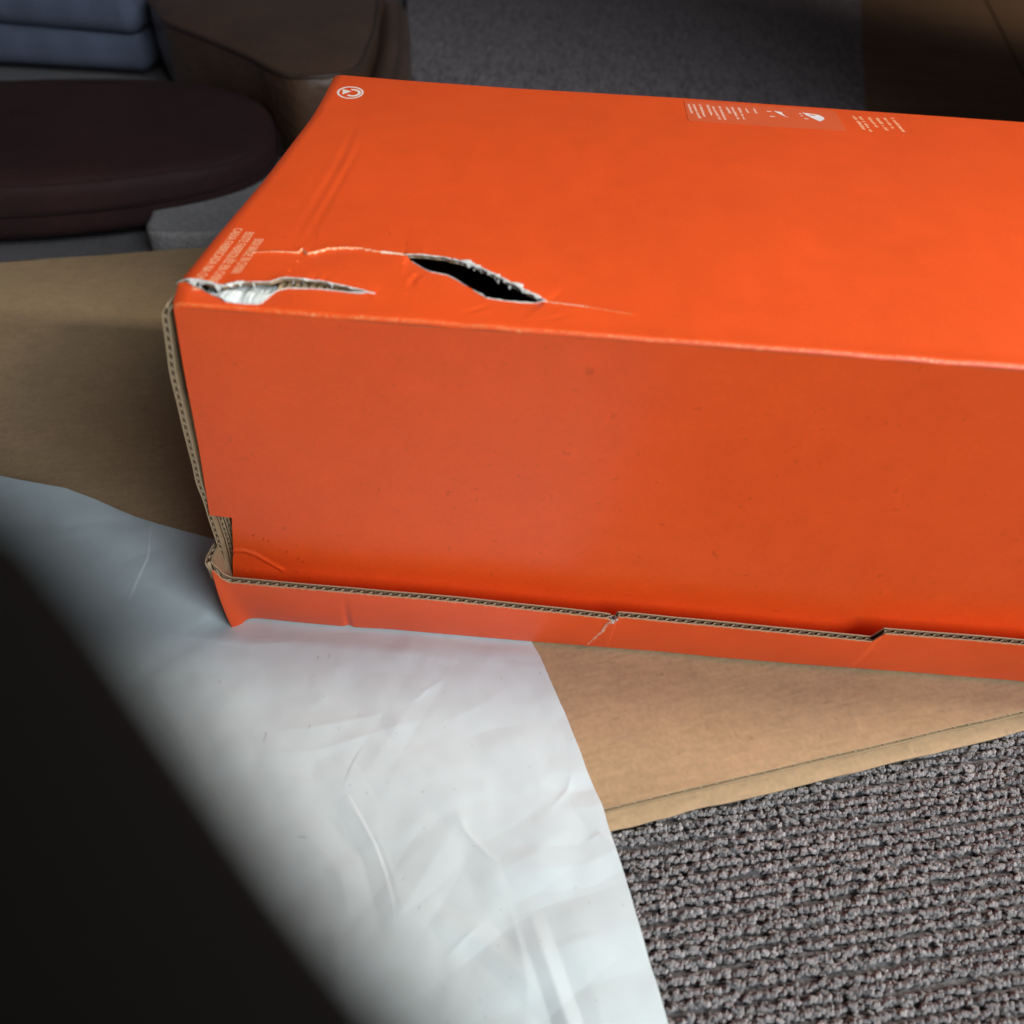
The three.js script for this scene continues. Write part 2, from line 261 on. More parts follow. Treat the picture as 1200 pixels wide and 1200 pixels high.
/* superellipsoid cushion */
function cushion(hx, hy, hz, e, bumps, ev = e) {
  const g = new THREE.SphereGeometry(1, 72, 48), p = g.attributes.position, sp = (x, k) => Math.sign(x) * Math.pow(Math.abs(x), k);
  for (let i = 0; i < p.count; i++) { const x = p.getX(i), y = p.getY(i), z = p.getZ(i), h = Math.hypot(x, z) || 1e-9, a = Math.atan2(z, x); const c = sp(h, ev), q = 1 + bumps * noise(x * 4 + 9, z * 4 + y * 3, 161); p.setXYZ(i, hx * c * sp(Math.cos(a), e) * q, hy * sp(y, ev) * q, hz * c * sp(Math.sin(a), e) * q); }
  const m = mergeVertices(g.deleteAttribute('uv').deleteAttribute('normal')); m.computeVertexNormals(); return metreUV(m);
}
{
  const t = thing('leather_pouf', 'round dark maroon leather pouf in front of the brown ottoman', 'pouf', [-0.272, FLOOR + 0.0235, -0.374]);
  const mm = phys({ map: leatherTex([0.027, 0.0085, 0.0085], 171), bumpMap: leatherBump, bumpScale: 0.001, roughness: 0.75, specularIntensity: 0.6 });
  part('cover', cushion(0.172, 0.0235, 0.100, 0.8, 0.02, 0.38), mm, t); t.rotation.y = 0.28;
  const seam = []; for (let i = 0; i < 60; i++) { const a = i / 60 * Math.PI * 2, s = (x) => Math.sign(x) * Math.pow(Math.abs(x), 0.8); seam.push([0.1722 * s(Math.cos(a)), 0.0006 * Math.sin(3 * a), 0.1002 * s(Math.sin(a))]); }
  part('seam', tube(seam, 0.0012, 200, 6, true), mm, t);
}
{
  const t = thing('fabric_cushion', 'low grey fabric pad with rounded piped corner at the far edge of the cardboard', 'cushion', [0, FLOOR, 0]);
  const weave = tex(256, (x, y) => { const v = 0.26 * (1 + 0.5 * tn(x, y, 128, 181) + 0.4 * tn(x, y, 64, 182) + 0.15 * tn(x, y, 6, 183)); return [v, v * 0.93, v * 0.93]; }, true, 12);
  const wb = tex(256, (x, y) => grey(0.5 + 0.3 * tn(x, y, 128, 184) + 0.3 * tn(x, y, 64, 185)), false, 12);
  const fm = std({ map: weave, bumpMap: wb, bumpScale: 0.0008, roughness: 1 });
  const out = [[-0.147, -0.287], [-0.152, -0.302], [-0.1555, -0.325], [-0.154, -0.350], [-0.146, -0.374], [-0.132, -0.392], [-0.108, -0.400], [-0.02, -0.394], [-0.005, -0.38], [-0.002, -0.33], [-0.06, -0.309]];
  const s = new THREE.Shape(new THREE.CatmullRomCurve3(out.map(([x, z]) => new THREE.Vector3(x + 0.003 * Math.sign(-0.08 - x) * -1, -z, 0)), true, 'centripetal').getPoints(120).map((p) => new THREE.Vector2(p.x, p.y)));
  const g = new THREE.ExtrudeGeometry(s, { depth: 0.015, bevelEnabled: true, bevelSize: 0.003, bevelThickness: 0.003, bevelSegments: 4 }); g.rotateX(-Math.PI / 2);
  part('cover', metreUV(g), fm, t);
  part('piping', tube(out.map(([x, z]) => [x + 0.003 * Math.sign(-0.08 - x) * -1 - 0.0015, 0.0165, z]), 0.0016, 160, 8, true), fm, t);
}
{
  const t = thing('folded_cloth', 'folded slate blue cloth standing behind the brown ottoman at the left', 'cloth', [-0.43, FLOOR, -0.70]);
  const cm = std({ map: tex(256, (x, y) => { const v = 1 + 0.25 * noise(x * 128, y * 128, 191, 128) + 0.3 * tn(x, y, 7, 192); return [0.07 * v, 0.08 * v, 0.12 * v]; }, true, 8), roughness: 0.95 });
  [[0.30, 0.034, 0.19, 0.02, 0.3], [0.31, 0.032, 0.20, 0.054, -0.4], [0.30, 0.03, 0.185, 0.087, 0.2]].forEach(([w, h, d, y, sk], i) => {
    const g = new RoundedBoxGeometry(w, h, d, 8, 0.0145), p = g.attributes.position; for (let k = 0; k < p.count; k++) { const x = p.getX(k), z = p.getZ(k); p.setY(k, p.getY(k) + 0.004 * noise(x * 14, z * 14 + i * 7, 193)); p.setZ(k, z + 0.012 * noise(x * 9 + i * 5, 1, 194)); }
    g.computeVertexNormals(); const m = part('fold', metreUV(g), cm, t); m.position.set(0, y, sk * 0.01); m.rotation.y = sk * 0.06;
  });
}
{
  const t = thing('wooden_board', 'dark brown wooden boards on the floor beyond the right end of the orange box', 'board', [0, FLOOR, 0]);
  const wood = std({ map: tex(512, (x, y) => { const g = noise(x * 6, y * 90, 201) + 0.6 * noise(x * 14, y * 220, 202), v = 1 + 0.35 * g; return [0.13 * v, 0.062 * v, 0.024 * v]; }, true, 2), roughness: 0.8 });
  const e = (z) => 0.3835 + (-0.668 - z) * 0.2272 + 0.0015;   // along the rug's right edge
  for (let i = 0; i < 4; i++) {
    const s = new THREE.Shape(), o = 0.17 * i + 0.003; s.moveTo(e(-0.55) + o, 0.55); s.lineTo(e(-1.45) + o, 1.45); s.lineTo(e(-1.45) + o + 0.166, 1.45); s.lineTo(e(-0.55) + o + 0.166, 0.55); s.closePath();
    const g = new THREE.ExtrudeGeometry(s, { depth: 0.008, bevelEnabled: true, bevelSize: 0.001, bevelThickness: 0.001, bevelSegments: 2 }); g.rotateX(-Math.PI / 2); part('board', metreUV(g), wood, t);
  }
}

/* ------------------------------------------------------------------ cardboard sheet on the carpet */
const CU = [0.949, -0.3153], CV = [0.3153, 0.949];
{
  const t = thing('cardboard_sheet', 'flattened brown corrugated cardboard carton lying under the orange box', 'cardboard');
  const at = (u, v, y) => [CU[0] * u + CV[0] * v, y, CU[1] * u + CV[1] * v];
  const wave = (u, v) => 0.0008 * fbm(u * 7, v * 7, 211, 2);
  const edge = (u) => 0.0992 + 0.0004 * noise(u * 60, 2, 213), back = (u) => -0.3065 + 0.0006 * noise(u * 50, 4, 214);
  const us = knots(-0.36, 0.6, 300), sheet = (y0, t0, eF, eB) => slab(us, [0, 0.25, 0.5, 0.75, 0.9, 0.97, 1], (u, s) => { const v = lerp(eF(u), eB(u), s); return at(u, v, y0 + wave(u, v)); }, t0, { uvf: (u, s) => [u, lerp(eF(u), eB(u), s)] });
  part('top_liner', sheet(0.0, 0.0005, edge, back), [kraft, kraftDark, kraftEdge], t);
  part('middle_liner', sheet(-0.0036, 0.0005, (u) => edge(u) - 0.0003, back), [kraft, kraftDark, kraftEdge], t);
  part('flute', flutes((s) => { const u = lerp(-0.36, 0.6, s); return at(u, edge(u) - 0.0007, -0.00205 + wave(u, edge(u))); }, 0.96, [0, 1, 0], [-CV[0], 0, -CV[1]], 0.0015, 0.0058, 0.02), fluteMat, t);
  part('flute', flutes((s) => { const u = lerp(-0.36, 0.6, s); return at(u, back(u) + 0.0007, -0.00205 + wave(u, back(u))); }, 0.96, [0, 1, 0], [CV[0], 0, CV[1]], 0.0015, 0.0058, 0.02), fluteMat, t);
  const low = (u) => 0.1040 + 0.0007 * noise(u * 45, 5, 215) + 0.0005 * noise(u * 160, 5, 216);
  const lg = slab(us, [0, 0.012, 0.03, 0.06, 0.5, 1], (u, s) => { const v = lerp(low(u), back(u) - 0.004, s); return at(u, v, -0.0046 - 0.0016 * Math.pow(1 - clamp(s / 0.012), 2) + wave(u, v)); }, 0.0042, { uvf: (u, s) => [u + 0.3, lerp(low(u), back(u), s)] });
  part('bottom_layer', lg, [kraft, kraftDark, kraftEdge], t);
}

/* ------------------------------------------------------------------ white tissue paper */
{
  // outline: right edge, far-left edge; the rest lies under the box or beyond the frame
  const R = table([[-0.10, 0.066], [-0.0027, 0.1013], [0.0281, 0.1143], [0.0626, 0.1275], [0.0905, 0.1359], [0.1205, 0.1441], [0.20, 0.164]]);
  const B = table([[-0.22, -0.085], [-0.135, -0.0665], [-0.0749, -0.0600], [-0.0584, -0.0552], [-0.0355, -0.0470], [-0.01, -0.04], [0.03, -0.030], [0.2, -0.02]]);
  const folds = [ // polyline, height of the step/ridge, width, kind
    [[[0.0448, 0.0652], [0.0475, 0.066], [0.053, 0.073], [0.0586, 0.0804], [0.063, 0.088], [0.0671, 0.097], [0.069, 0.104]], 0.0011, 0.0012, 's'],
    [[[0.0202, 0.0602], [0.031, 0.062], [0.0455, 0.064]], 0.0006, 0.0012, 's'],
    [[[0.0801, 0.0649], [0.085, 0.074], [0.093, 0.081], [0.1017, 0.0856]], 0.0010, 0.0018, 'r'],
    [[[0.0122, 0.0471], [0.03, 0.044], [0.048, 0.038], [0.0614, 0.0326]], 0.0012, 0.0030, 'r'],
    [[[0.010, 0.056], [0.034, 0.052], [0.055, 0.042], [0.075, 0.034]], 0.0009, 0.0026, 'r'],
    [[[0.0614, 0.0326], [0.066, 0.026], [0.074, 0.018]], 0.0008, 0.002, 'r'],
    [[[0.1098, 0.0665], [0.1164, 0.0578], [0.118, 0.051]], 0.0008, 0.0016, 'r'],
    [[[0.0448, 0.0652], [0.046, 0.056], [0.049, 0.046]], 0.0006, 0.0013, 's'],
    [[[0.107, 0.135], [0.1065, 0.114], [0.102, 0.099], [0.098, 0.09]], 0.0012, 0.0045, 'r'],
    [[[0.082, 0.112], [0.088, 0.105], [0.0945, 0.0985]], 0.0006, 0.0012, 'r'],
    [[[0.020, 0.0045], [0.034, 0.0032], [0.0455, 0.002], [0.056, 0.0065]], 0.0009, 0.0016, 's'],
    [[[-0.045, 0.01], [0.0, 0.013], [0.035, 0.006]], 0.0012, 0.004, 'r'],
    [[[-0.06, -0.05], [-0.052, -0.025], [-0.05, 0.01]], 0.0014, 0.003, 's'],
    [[[-0.08, -0.02], [-0.03, 0.03], [0.01, 0.075]], 0.0012, 0.005, 'r'],
    [[[0.121, 0.075], [0.1265, 0.0715], [0.134, 0.076]], 0.0009, 0.0018, 'r'],
    [[[0.118, 0.10], [0.126, 0.12], [0.131, 0.15]], 0.0010, 0.006, 'r'],
    [[[0.062, 0.045], [0.085, 0.03], [0.104, 0.012]], 0.0007, 0.006, 'r'],
    [[[0.05, 0.1], [0.055, 0.115], [0.06, 0.14]], 0.0012, 0.005, 'r'],
  ];
  const tents = []; for (let i = 0; i < 46; i++) { const x = rr(-0.06, 0.14), z = rr(-0.04, 0.14), a = rr(0, 3.14), l = rr(0.012, 0.045), b = rr(-0.4, 0.4); tents.push([[[x - l * Math.cos(a), z - l * Math.sin(a)], [x, z], [x + l * Math.cos(a + b), z + l * Math.sin(a + b)]], rr(-0.0008, 0.0010), rr(0.0035, 0.012)]); }
  const bbox = (ln, p) => [Math.min(...ln.map((q) => q[0])) - p, Math.max(...ln.map((q) => q[0])) + p, Math.min(...ln.map((q) => q[1])) - p, Math.max(...ln.map((q) => q[1])) + p];
  for (const t of tents) t.push(bbox(t[0], t[2]));
  for (const t of folds) t.push(bbox(t[0], t[2] * 8));
  const h = (x, z) => {
    const clear = smooth(-0.001, 0.012, z) + smooth(-0.012, -0.022, x) * (1 - smooth(-0.001, 0.012, z)), m = clamp(clear);
    let y = 0.0008 + m * (0.0018 + 0.0011 * fbm(x * 20, z * 24, 221, 2) + 0.00022 * fbm(x * 110, z * 110, 222, 2) + 0.0009 * Math.abs(noise(x * 30 + z * 34, z * 20 - x * 12, 225)) + 0.0005 * Math.abs(noise(x * 62 - z * 44 + 3, z * 70 + x * 20, 228)));
    for (const [ln, a0, w0, k, bb] of folds) {
      if (x < bb[0] || x > bb[1] || z < bb[2] || z > bb[3]) continue;
      const w = w0 < 0.0025 ? w0 * 0.5 : w0 * 0.8, a = a0 * (k === 's' ? 0.22 : w0 < 0.0025 ? 0.4 : 0.38);
      const [d, s, t] = segDist(x, z, ln); if (d > w * 8) continue; const e = Math.sin(Math.PI * clamp(t)) ** 1.5;
      y += (m * 0.9 + 0.1) * e * (k === 'r' ? a * Math.exp(-Math.sqrt(d * d + 1e-7) / (w * 1.3)) : a * lerp(-0.25 * Math.exp(-d / (w * 1.5)), Math.exp(-d / (w * 4)), smooth(-0.0005, 0.0005, Math.sign(s) * d)));
    }
    for (const [ln, a, w, bb] of tents) { if (x < bb[0] || x > bb[1] || z < bb[2] || z > bb[3]) continue; const [d, , t] = segDist(x, z, ln); if (d < w) y += m * a * Math.sin(Math.PI * clamp(t)) * (1 - Math.sqrt((d / w) ** 2 * 0.99 + 0.01)); }
    return Math.max(y, 0.0006);
  };
  const us = [...knots(0, 0.36, 40), ...knots(0.36, 1, 400).slice(1)], vs = [...knots(0, 0.26, 40), ...knots(0.26, 1, 380).slice(1)];
  const f = (u, v) => { const x0 = lerp(-0.23, 0.145, u), zb = B(x0), z = lerp(0.20, zb + 0.0015 * noise(x0 * 40, 1, 226), v), x = lerp(-0.23, R(z) + 0.0004 * noise(z * 160, 3, 227), u); return [x, h(x, z), z]; };
  const tearHole = roughen([[0.0405, 0.0786], [0.0425, 0.0785], [0.0447, 0.0805], [0.0475, 0.0822], [0.0518, 0.0856], [0.048, 0.0850], [0.0445, 0.0832], [0.0425, 0.0815]], 0.001, 0.0002);
  void tearHole;
  const m = part('tissue_paper', slab(us, vs, f, 0.00012, { eps: 8e-4, uvf: (u, v, p) => [p.x, p.z] }), tissueMat);
  tagged(m, 'creased white tissue paper sheet spread out under the left corner of the box', 'paper');
}

/* ------------------------------------------------------------------ orange shoe box, upside down */
const H = 0.135, D = 0.188, L = 0.36;
const box = thing('shoe_box', 'upside-down orange corrugated shoe box with torn base, standing in its lid', 'box');
const frontZ = (y) => -0.005 * (1 - y / H);
{
  const tearB = [[0.0556, -0.0328], [0.0578, -0.0330], [0.0605, -0.0332], [0.0640, -0.0326], [0.0670, -0.0324], [0.0710, -0.0308], [0.0751, -0.0294], [0.0790, -0.0268], [0.0829, -0.0241], [0.0875, -0.0205], [0.0918, -0.0170], [0.0945, -0.0152], [0.0971, -0.0137]];
  const tearF = [[0.0971, -0.0136], [0.0930, -0.0133], [0.0860, -0.0131], [0.0809, -0.0138], [0.0780, -0.0165], [0.0753, -0.0190], [0.0720, -0.0222], [0.0691, -0.0247], [0.0637, -0.0256], [0.0605, -0.0285], [0.0578, -0.0312]];
  const hole1 = roughen([...tearB, ...tearF.slice(1)], 0.0020, 0.00042);
  const ripB = [[-0.0012, -0.0112], [0.0020, -0.0111], [0.0066, -0.0106], [0.0095, -0.0088], [0.0122, -0.0084], [0.0154, -0.0105], [0.0192, -0.0111], [0.0231, -0.0117], [0.0258, -0.0146], [0.0300, -0.0147], [0.0355, -0.0146], [0.0430, -0.0132], [0.0513, -0.0111]];
  const ripF = [[0.0513, -0.0110], [0.0419, -0.0118], [0.0340, -0.0122], [0.0276, -0.0115], [0.0250, -0.0102], [0.0240, -0.0076], [0.0228, -0.0042], [0.0224, -0.0026], [0.0180, -0.0021], [0.0136, -0.0024], [0.0118, -0.0050], [0.0085, -0.0066], [0.0060, -0.0086], [0.0027, -0.0101]];
  const hole2 = roughen([...ripB, ...ripF.slice(1)], 0.0020, 0.00034);
  const crackA = [[0.0138, -0.0284], [0.0207, -0.0300], [0.0256, -0.0303], [0.0261, -0.0326], [0.0281, -0.0301], [0.0302, -0.0315], [0.0333, -0.0340], [0.0375, -0.0350], [0.0417, -0.0354], [0.0469, -0.0343], [0.0520, -0.0338], [0.0556, -0.0328]];
  const crackB = [[0.0971, -0.0136], [0.1017, -0.0133], [0.1086, -0.0125], [0.1155, -0.0113], [0.1200, -0.0107]];
  const leftX = table([[-D, 0.0003], [-0.16, 0.0019], [-0.139, 0.0026], [-0.0788, 0.0012], [-0.0411, -0.0010], [-0.0105, -0.0022], [-0.0018, -0.0004], [0, 0.0004]]);
  const backZ = table([[0, -0.188], [0.031, -0.1866], [0.0762, -0.1862], [0.1483, -0.1886], [0.36, -0.188]]);
  const creases = [[[0.0200, -0.140], [0.0222, -0.10], [0.0228, -0.0339], 0.00035, 0.0012], [[0.0265, -0.12], [0.0262, -0.07], [0.0258, -0.0293], 0.0003, 0.0010], [[0.034, -0.0206], [0.0334, -0.0134], [0.0334, -0.012], 0.0005, 0.0010], [[0.037, -0.0206], [0.0362, -0.0150], [0.036, -0.0146], 0.0004, 0.0009], [[0.062, -0.0255], [0.060, -0.02], [0.0600, -0.0155], 0.0006, 0.0008], [[0.075, -0.005], [0.079, -0.0075], [0.083, -0.0105], 0.0004, 0.0008], [[0.095, -0.004], [0.101, -0.007], [0.104, -0.0085], 0.0003, 0.0008]];
  const r = 0.0014;
  const surf = (x, z) => {
    let y = H + 0.0010 * fbm(x * 9, z * 12, 231, 2) + 0.00025 * fbm(x * 60, z * 50, 232, 2);
    const edgeKeep = smooth(0, 0.012, -z) * smooth(0, 0.02, x + 0.002) * smooth(D, D - 0.02, -z);
    y = lerp(H, y, edgeKeep);
    const [d1, s1, t1] = segDist(x, z, tearB); y += lerp(0.0009, -0.0013, smooth(0.0004, 0.0016, Math.sign(s1) * d1)) * Math.sin(Math.PI * clamp(t1)) ** 0.5 * Math.exp(-d1 / 0.006) * smooth(0, 0.006, -z);
    const [d2, s2, t2] = segDist(x, z, ripB); y += lerp(0.0010, -0.0009, smooth(0.0004, 0.0014, Math.sign(s2) * d2)) * Math.sin(Math.PI * clamp(t2)) ** 0.5 * Math.exp(-d2 / 0.005) * smooth(0, 0.006, -z);
    const [d3, s3, t3] = segDist(x, z, crackA); if (d3 < 0.012) y += 0.0003 * Math.exp(-d3 / 0.0008) + lerp(0.0003, -0.0006, smooth(-0.0004, 0.0004, Math.sign(s3) * d3)) * Math.sin(Math.PI * clamp(t3)) * Math.exp(-d3 / 0.005);
    const [d4] = segDist(x, z, crackB); if (d4 < 0.01) y += 0.0002 * Math.exp(-d4 / 0.0009);
    for (const [a, b, c, k0, w0] of creases) { const [d, , t] = segDist(x, z, [a, b, c]), w = w0 * 1.15, k = k0 * 0.26 * Math.sin(Math.PI * clamp(t, 0.02, 0.98)); if (d < 6 * w) y -= k * Math.exp(-((d / w) ** 2)) - 0.5 * k * Math.exp(-(((d - 1.8 * w) / w) ** 2)); }
    y -= 0.0006 * Math.exp(-(((z + 0.005) / 0.004) ** 2)) * (0.4 + noise(x * 60, 3, 235));
    if (z > -r) y -= (r - Math.sqrt(Math.max(0, r * r - (z + r) ** 2))) + 0.00025 * noise(x * 120, 4, 234);
    const lx = leftX(z), X = x + lx * (1 - smooth(0, 0.03, x));
    const back = smooth(-0.09, -D, z) * (backZ(x) + D);
    if (x < 0.004) y -= 0.0008 * (1 - x / 0.004) ** 2;
    return [X, y, z + back];
  };
  const flat = (x, z) => surf(x, z);
  const us = [...knots(0, 0.126, 252), ...knots(0.126, L, 110).slice(1)], vs = [...knots(-D, -0.042, 70), ...knots(-0.042, 0, 96).slice(1)];
  // printed sheet of the base
  const PW = 2048, PH = 1070, cv = document.createElement('canvas'); cv.width = PW; cv.height = PH; const c = cv.getContext('2d');
  const css = (rgb) => 'rgb(' + rgb.map((v) => toByte(enc(v))).join(',') + ')', X = (x) => x / L * PW, Z = (z) => (z + D) / D * PH, S = PW / L;
  const id = c.getImageData(0, 0, PW, PH);
  for (let y = 0; y < PH; y++) for (let x = 0; x < PW; x++) { const v = 1 + 0.06 * noise(x / 190, y / 190, 241) + 0.05 * noise(x / 40, y / 40, 242) + 0.06 * noise(x / 3, y / 3, 243), fl = noise(x / 5, y / 5, 244) > 0.47 ? 0.82 : 1, o = (y * PW + x) * 4; for (let k = 0; k < 3; k++) id.data[o + k] = toByte(enc(ORANGE[k] * v * fl)); id.data[o + 3] = 255; }
  c.putImageData(id, 0, 0);
  const ink = 'rgb(255,205,170)', paper = 'rgb(250,222,200)';
  const words = (text, x, z0, z1, cap) => { c.save(); c.translate(X(x), Z(z0)); c.rotate(Math.PI / 2); c.font = (cap * S / 0.72) + 'px sans-serif'; c.fillStyle = ink; c.textBaseline = 'alphabetic'; const w = c.measureText(text).width; c.scale((z1 - z0) * S / w, 1); c.fillText(text, 0, 0); c.restore(); };
  words('BOX MADE IN CHINA', 0.0118, -0.0372, -0.0160, 0.0025);
  words('BOITE FABRIQUÉE EN CHINE', 0.0078, -0.0412, -0.0100, 0.0025);
  words('CAIXA FABRICADA NA CHINA', 0.0039, -0.0432, -0.0072, 0.0025);
  // recycling mark: two arrows chasing each other in a ring
  c.save(); c.translate(X(0.0104), Z(-0.1682)); c.scale(S, S * 1.25); c.strokeStyle = 'rgb(250,235,228)'; c.fillStyle = c.strokeStyle; c.lineWidth = 0.0009; c.beginPath(); c.arc(0, 0, 0.0053, 0, 7); c.stroke();
  c.lineWidth = 0.0013; c.beginPath(); c.arc(0.0010, 0, 0.0029, -2.0, 2.2); c.stroke();
  c.beginPath(); c.moveTo(-0.0040, -0.0026); c.lineTo(0.0002, -0.0012); c.lineTo(-0.0030, 0.0024); c.fill(); c.restore();
  // lines of small print by the far right corner
  for (const [x0, z0, x1, z1] of [[0.2185, -0.1808, 0.2212, -0.1655], [0.2210, -0.1806, 0.2244, -0.1636], [0.2246, -0.1813, 0.2276, -0.1691], [0.2279, -0.1814, 0.2307, -0.1663], [0.2312, -0.1821, 0.2340, -0.1680], [0.2346, -0.1818, 0.2372, -0.166]]) {
    const n = 13; c.fillStyle = 'rgb(255,190,150)'; for (let i = 0; i < n; i++) if (rnd() > 0.1) { const t = i / n, x = lerp(x0, x0 + 0.0008, t), z = lerp(z0, z1, t); c.fillRect(X(x) - 0.0008 * S, Z(z), (0.0009 + 0.0007 * rnd()) * S, (z1 - z0) / n * 0.72 * S); }
  }
  // scuffed bare board along the cracks
  const scuff = (ln, w, col) => { c.fillStyle = col; for (let i = 0; i + 1 < ln.length; i++) { const Ln = Math.hypot(ln[i + 1][0] - ln[i][0], ln[i + 1][1] - ln[i][1]); for (let s = 0; s < Ln; s += 0.00018) { const t = s / Ln, e = w * rr(0.3, 1); c.fillRect(X(lerp(ln[i][0], ln[i + 1][0], t) + rr(-0.0001, 0.0001)) - e * S / 2, Z(lerp(ln[i][1], ln[i + 1][1], t) + rr(-0.0002, 0.0002)) - e * S / 2, e * S, e * S); } } };
  scuff(crackA, 0.00042, 'rgb(250,196,160)'); scuff(crackB.slice(0, 3), 0.00045, paper); scuff(crackB.slice(2), 0.0003, 'rgb(250,180,140)'); scuff([[0.0490, -0.0341], [0.058, -0.0335]], 0.0009, paper); scuff([[-0.001, -0.0112], [-0.0012, -0.006], [0, -0.002]], 0.0007, paper);
  for (let i = 0; i < 1500; i++) { const x = rr(0, L), e = rr(0.00008, 0.00018); c.fillStyle = rnd() < 0.08 ? 'rgb(246,165,120)' : 'rgb(240,118,66)'; c.fillRect(X(x), Z(-0.00055 + 0.00022 * noise(x * 90, 1, 245) + rr(-0.0002, 0.0002)), e * S * rr(2, 9), e * S); }  // worn fold line, with the edge highlight painted in as lighter orange
  const pt = new THREE.CanvasTexture(cv); pt.colorSpace = THREE.SRGBColorSpace; pt.magFilter = THREE.LinearFilter;
  const printMat = phys({ map: pt, roughness: 0.43, bumpMap: (() => { const b = orangeBump.clone(); b.repeat.set(5 * L, 5 * D); return b; })(), bumpScale: 0.00012, specularIntensity: 0.9 });
  const uvf = (u, v) => [u / L, -v / D === 0 ? 0 : -v / D];
  part('base_panel', slab(us, vs, surf, 0.0010, { holes: [hole1, hole2], flip: true, uvf: (u, v) => [clamp(u / L), clamp(-v / D)] }), [printMat, kraftDark, kraftDark], box, 'torn orange panel with small white print');
  // torn paper at the rips
  const into = 1;
  const T = (ln, s, o, label) => part('torn_edge', tornStrip(ln, flat, s, o), fibre, box, label);
  const piece = (ln, a, b) => { const n = ln.length - 1, out = []; for (let k = 0; k <= 12; k++) { const t = lerp(a, b, k / 12) * n, i = Math.min(n - 1, Math.floor(t)); out.push([lerp(ln[i][0], ln[i + 1][0], t - i), lerp(ln[i][1], ln[i + 1][1], t - i)]); } return out; };
  T(tearB, -1, { wide: 0.0011, drop: 0.0005, out: 0.0003, lift: 0.00025 });
  T(piece(tearB, 0.05, 0.6), -1, { wide: 0.0020, drop: 0.0008, out: 0, sink: 0.0008 });
  T(piece(tearB, 0.38, 0.95), -1, { wide: 0.0030, drop: 0.0012, out: 0.0008, lift: 0.0004 });
  T(piece(tearB, 0.55, 0.98), -1, { wide: 0.0040, drop: 0.0010, out: 0, sink: 0.0010 });
  T(piece(tearF, 0.0, 0.45), -1, { wide: 0.0004, drop: 0.0005, out: 0.0007 });
  T(piece(tearF, 0.5, 1), -1, { wide: 0.0003, drop: 0.0006, out: 0.0003 });
  T(piece(ripB, 0, 0.45), -1, { wide: 0.0008, drop: 0.0004, out: 0.0011, lift: 0.0003 });
  T(piece(ripB, 0.42, 0.7), -1, { wide: 0.0006, drop: 0.0006, out: 0.0003 });
  T(piece(ripB, 0.68, 1), -1, { wide: 0.0004, drop: 0.0004, out: 0.0006 });
  T(piece(ripF, 0.4, 1), -1, { wide: 0.0006, drop: 0.0003, out: 0.0009, lift: 0.0002 });
  T(piece(ripF, 0.0, 0.4), -1, { wide: 0.0003, drop: 0.0004, out: 0.0002 });
  // loose flakes of board hanging in the rips
  const flakes = [], tufts = [[tearB, 7, 0.0009], [ripB, 5, 0.0007]];
  for (const [ln, n, w] of tufts) for (let i = 0; i < n; i++) {
    const k = Math.min(ln.length - 2, Math.floor(rr(1, ln.length - 1))), t = rnd(), x = lerp(ln[k][0], ln[k + 1][0], t), z = lerp(ln[k][1], ln[k + 1][1], t), s = rr(0.0005, w), q = flat(x, z);
    const a = [x + rr(-s, s) * 0.6, q[1] - rr(0, 0.0006), z + rr(0, 0.0004)], b = [x + rr(-s, s), q[1] - rr(0.0004, 0.0018), z + s * rr(0.5, 1)], d = [x + s * rr(0.4, 1.2), q[1] - rr(0, 0.0012), z + s * rr(0, 0.7)], e = [x + s * rr(0.3, 1), q[1] - rr(0.0005, 0.002), z + s * rr(0.6, 1.2)];
    flakes.push(geo([...a, ...b, ...d, ...e], [0, 1, 2, 2, 1, 3]));
  }
  part('torn_fibre', mergeGeometries(flakes), fibre, box).userData.kind = 'stuff';
  // fluted middle of the board seen in the narrow rip
  part('fluted_core', slab(knots(0.0245, 0.0525, 150), knots(-0.0168, -0.0098, 14), (x, z) => [x, H - 0.0011 + 0.0004 * Math.sin(x * 2900 + 2 * noise(x * 150, z * 200, 255)) + 0.0003 * noise(x * 900, z * 900, 256), z], 0.0003, { flip: true }), [kraft, kraft, kraftEdge], box);
  // crumpled white paper packed under the torn corner
  const lin = slab(knots(0.0045, 0.0262, 160), knots(-0.0155, -0.0021, 50), (x, z) => { const fold = noise(x * 520, z * 70, 251), f2 = noise(x * 1500, z * 160, 252); return [x + 0.0004 * noise(z * 500, x * 200, 253), H - 0.0023 + 0.0016 * smooth(-0.0024, -0.0055, z) - 0.0014 * smooth(-0.0080, -0.0125, z) + 0.0008 * fold + 0.0003 * f2 - 0.0010 * (1 - smooth(0.0075, 0.012, x)) - 0.0012 * smooth(0.0225, 0.0255, x), z]; }, 0.0002, { flip: true });
  part('paper_lining', lin, white, box, 'white paper showing through the torn corner');

  // front panel
  const fl = table([[0.0, -0.0100], [0.0181, -0.0086], [0.0318, -0.0058], [0.03181, -0.0056], [0.0522, -0.0018], [0.0526, -0.0092], [0.0852, -0.0051], [0.1142, -0.0021], [0.1336, 0.0002], [0.135, 0.0006]]);
  const creaseF = [[-0.0050, 0.0345], [-0.001, 0.0352], [0.0028, 0.0333], [0.0065, 0.0300], [0.0107, 0.0262]];
  const ff = (s, y) => { const x0 = fl(y), x = x0 + s * (L - x0), top = clamp((H - r - y) / 0.004); const b = 0.0006 * fbm(x * 11, y * 14, 261, 2) * smooth(0, 0.02, H - y); const [d, sd] = segDist(x, y, creaseF); return [x, y, frontZ(y) + b * top + 0.00015 * fbm(x * 70, y * 70, 262, 2) + (d < 0.01 ? 0.0006 * Math.exp(-((d / 0.0009) ** 2)) - 0.0005 * Math.exp(-d / 0.005) : 0)]; };
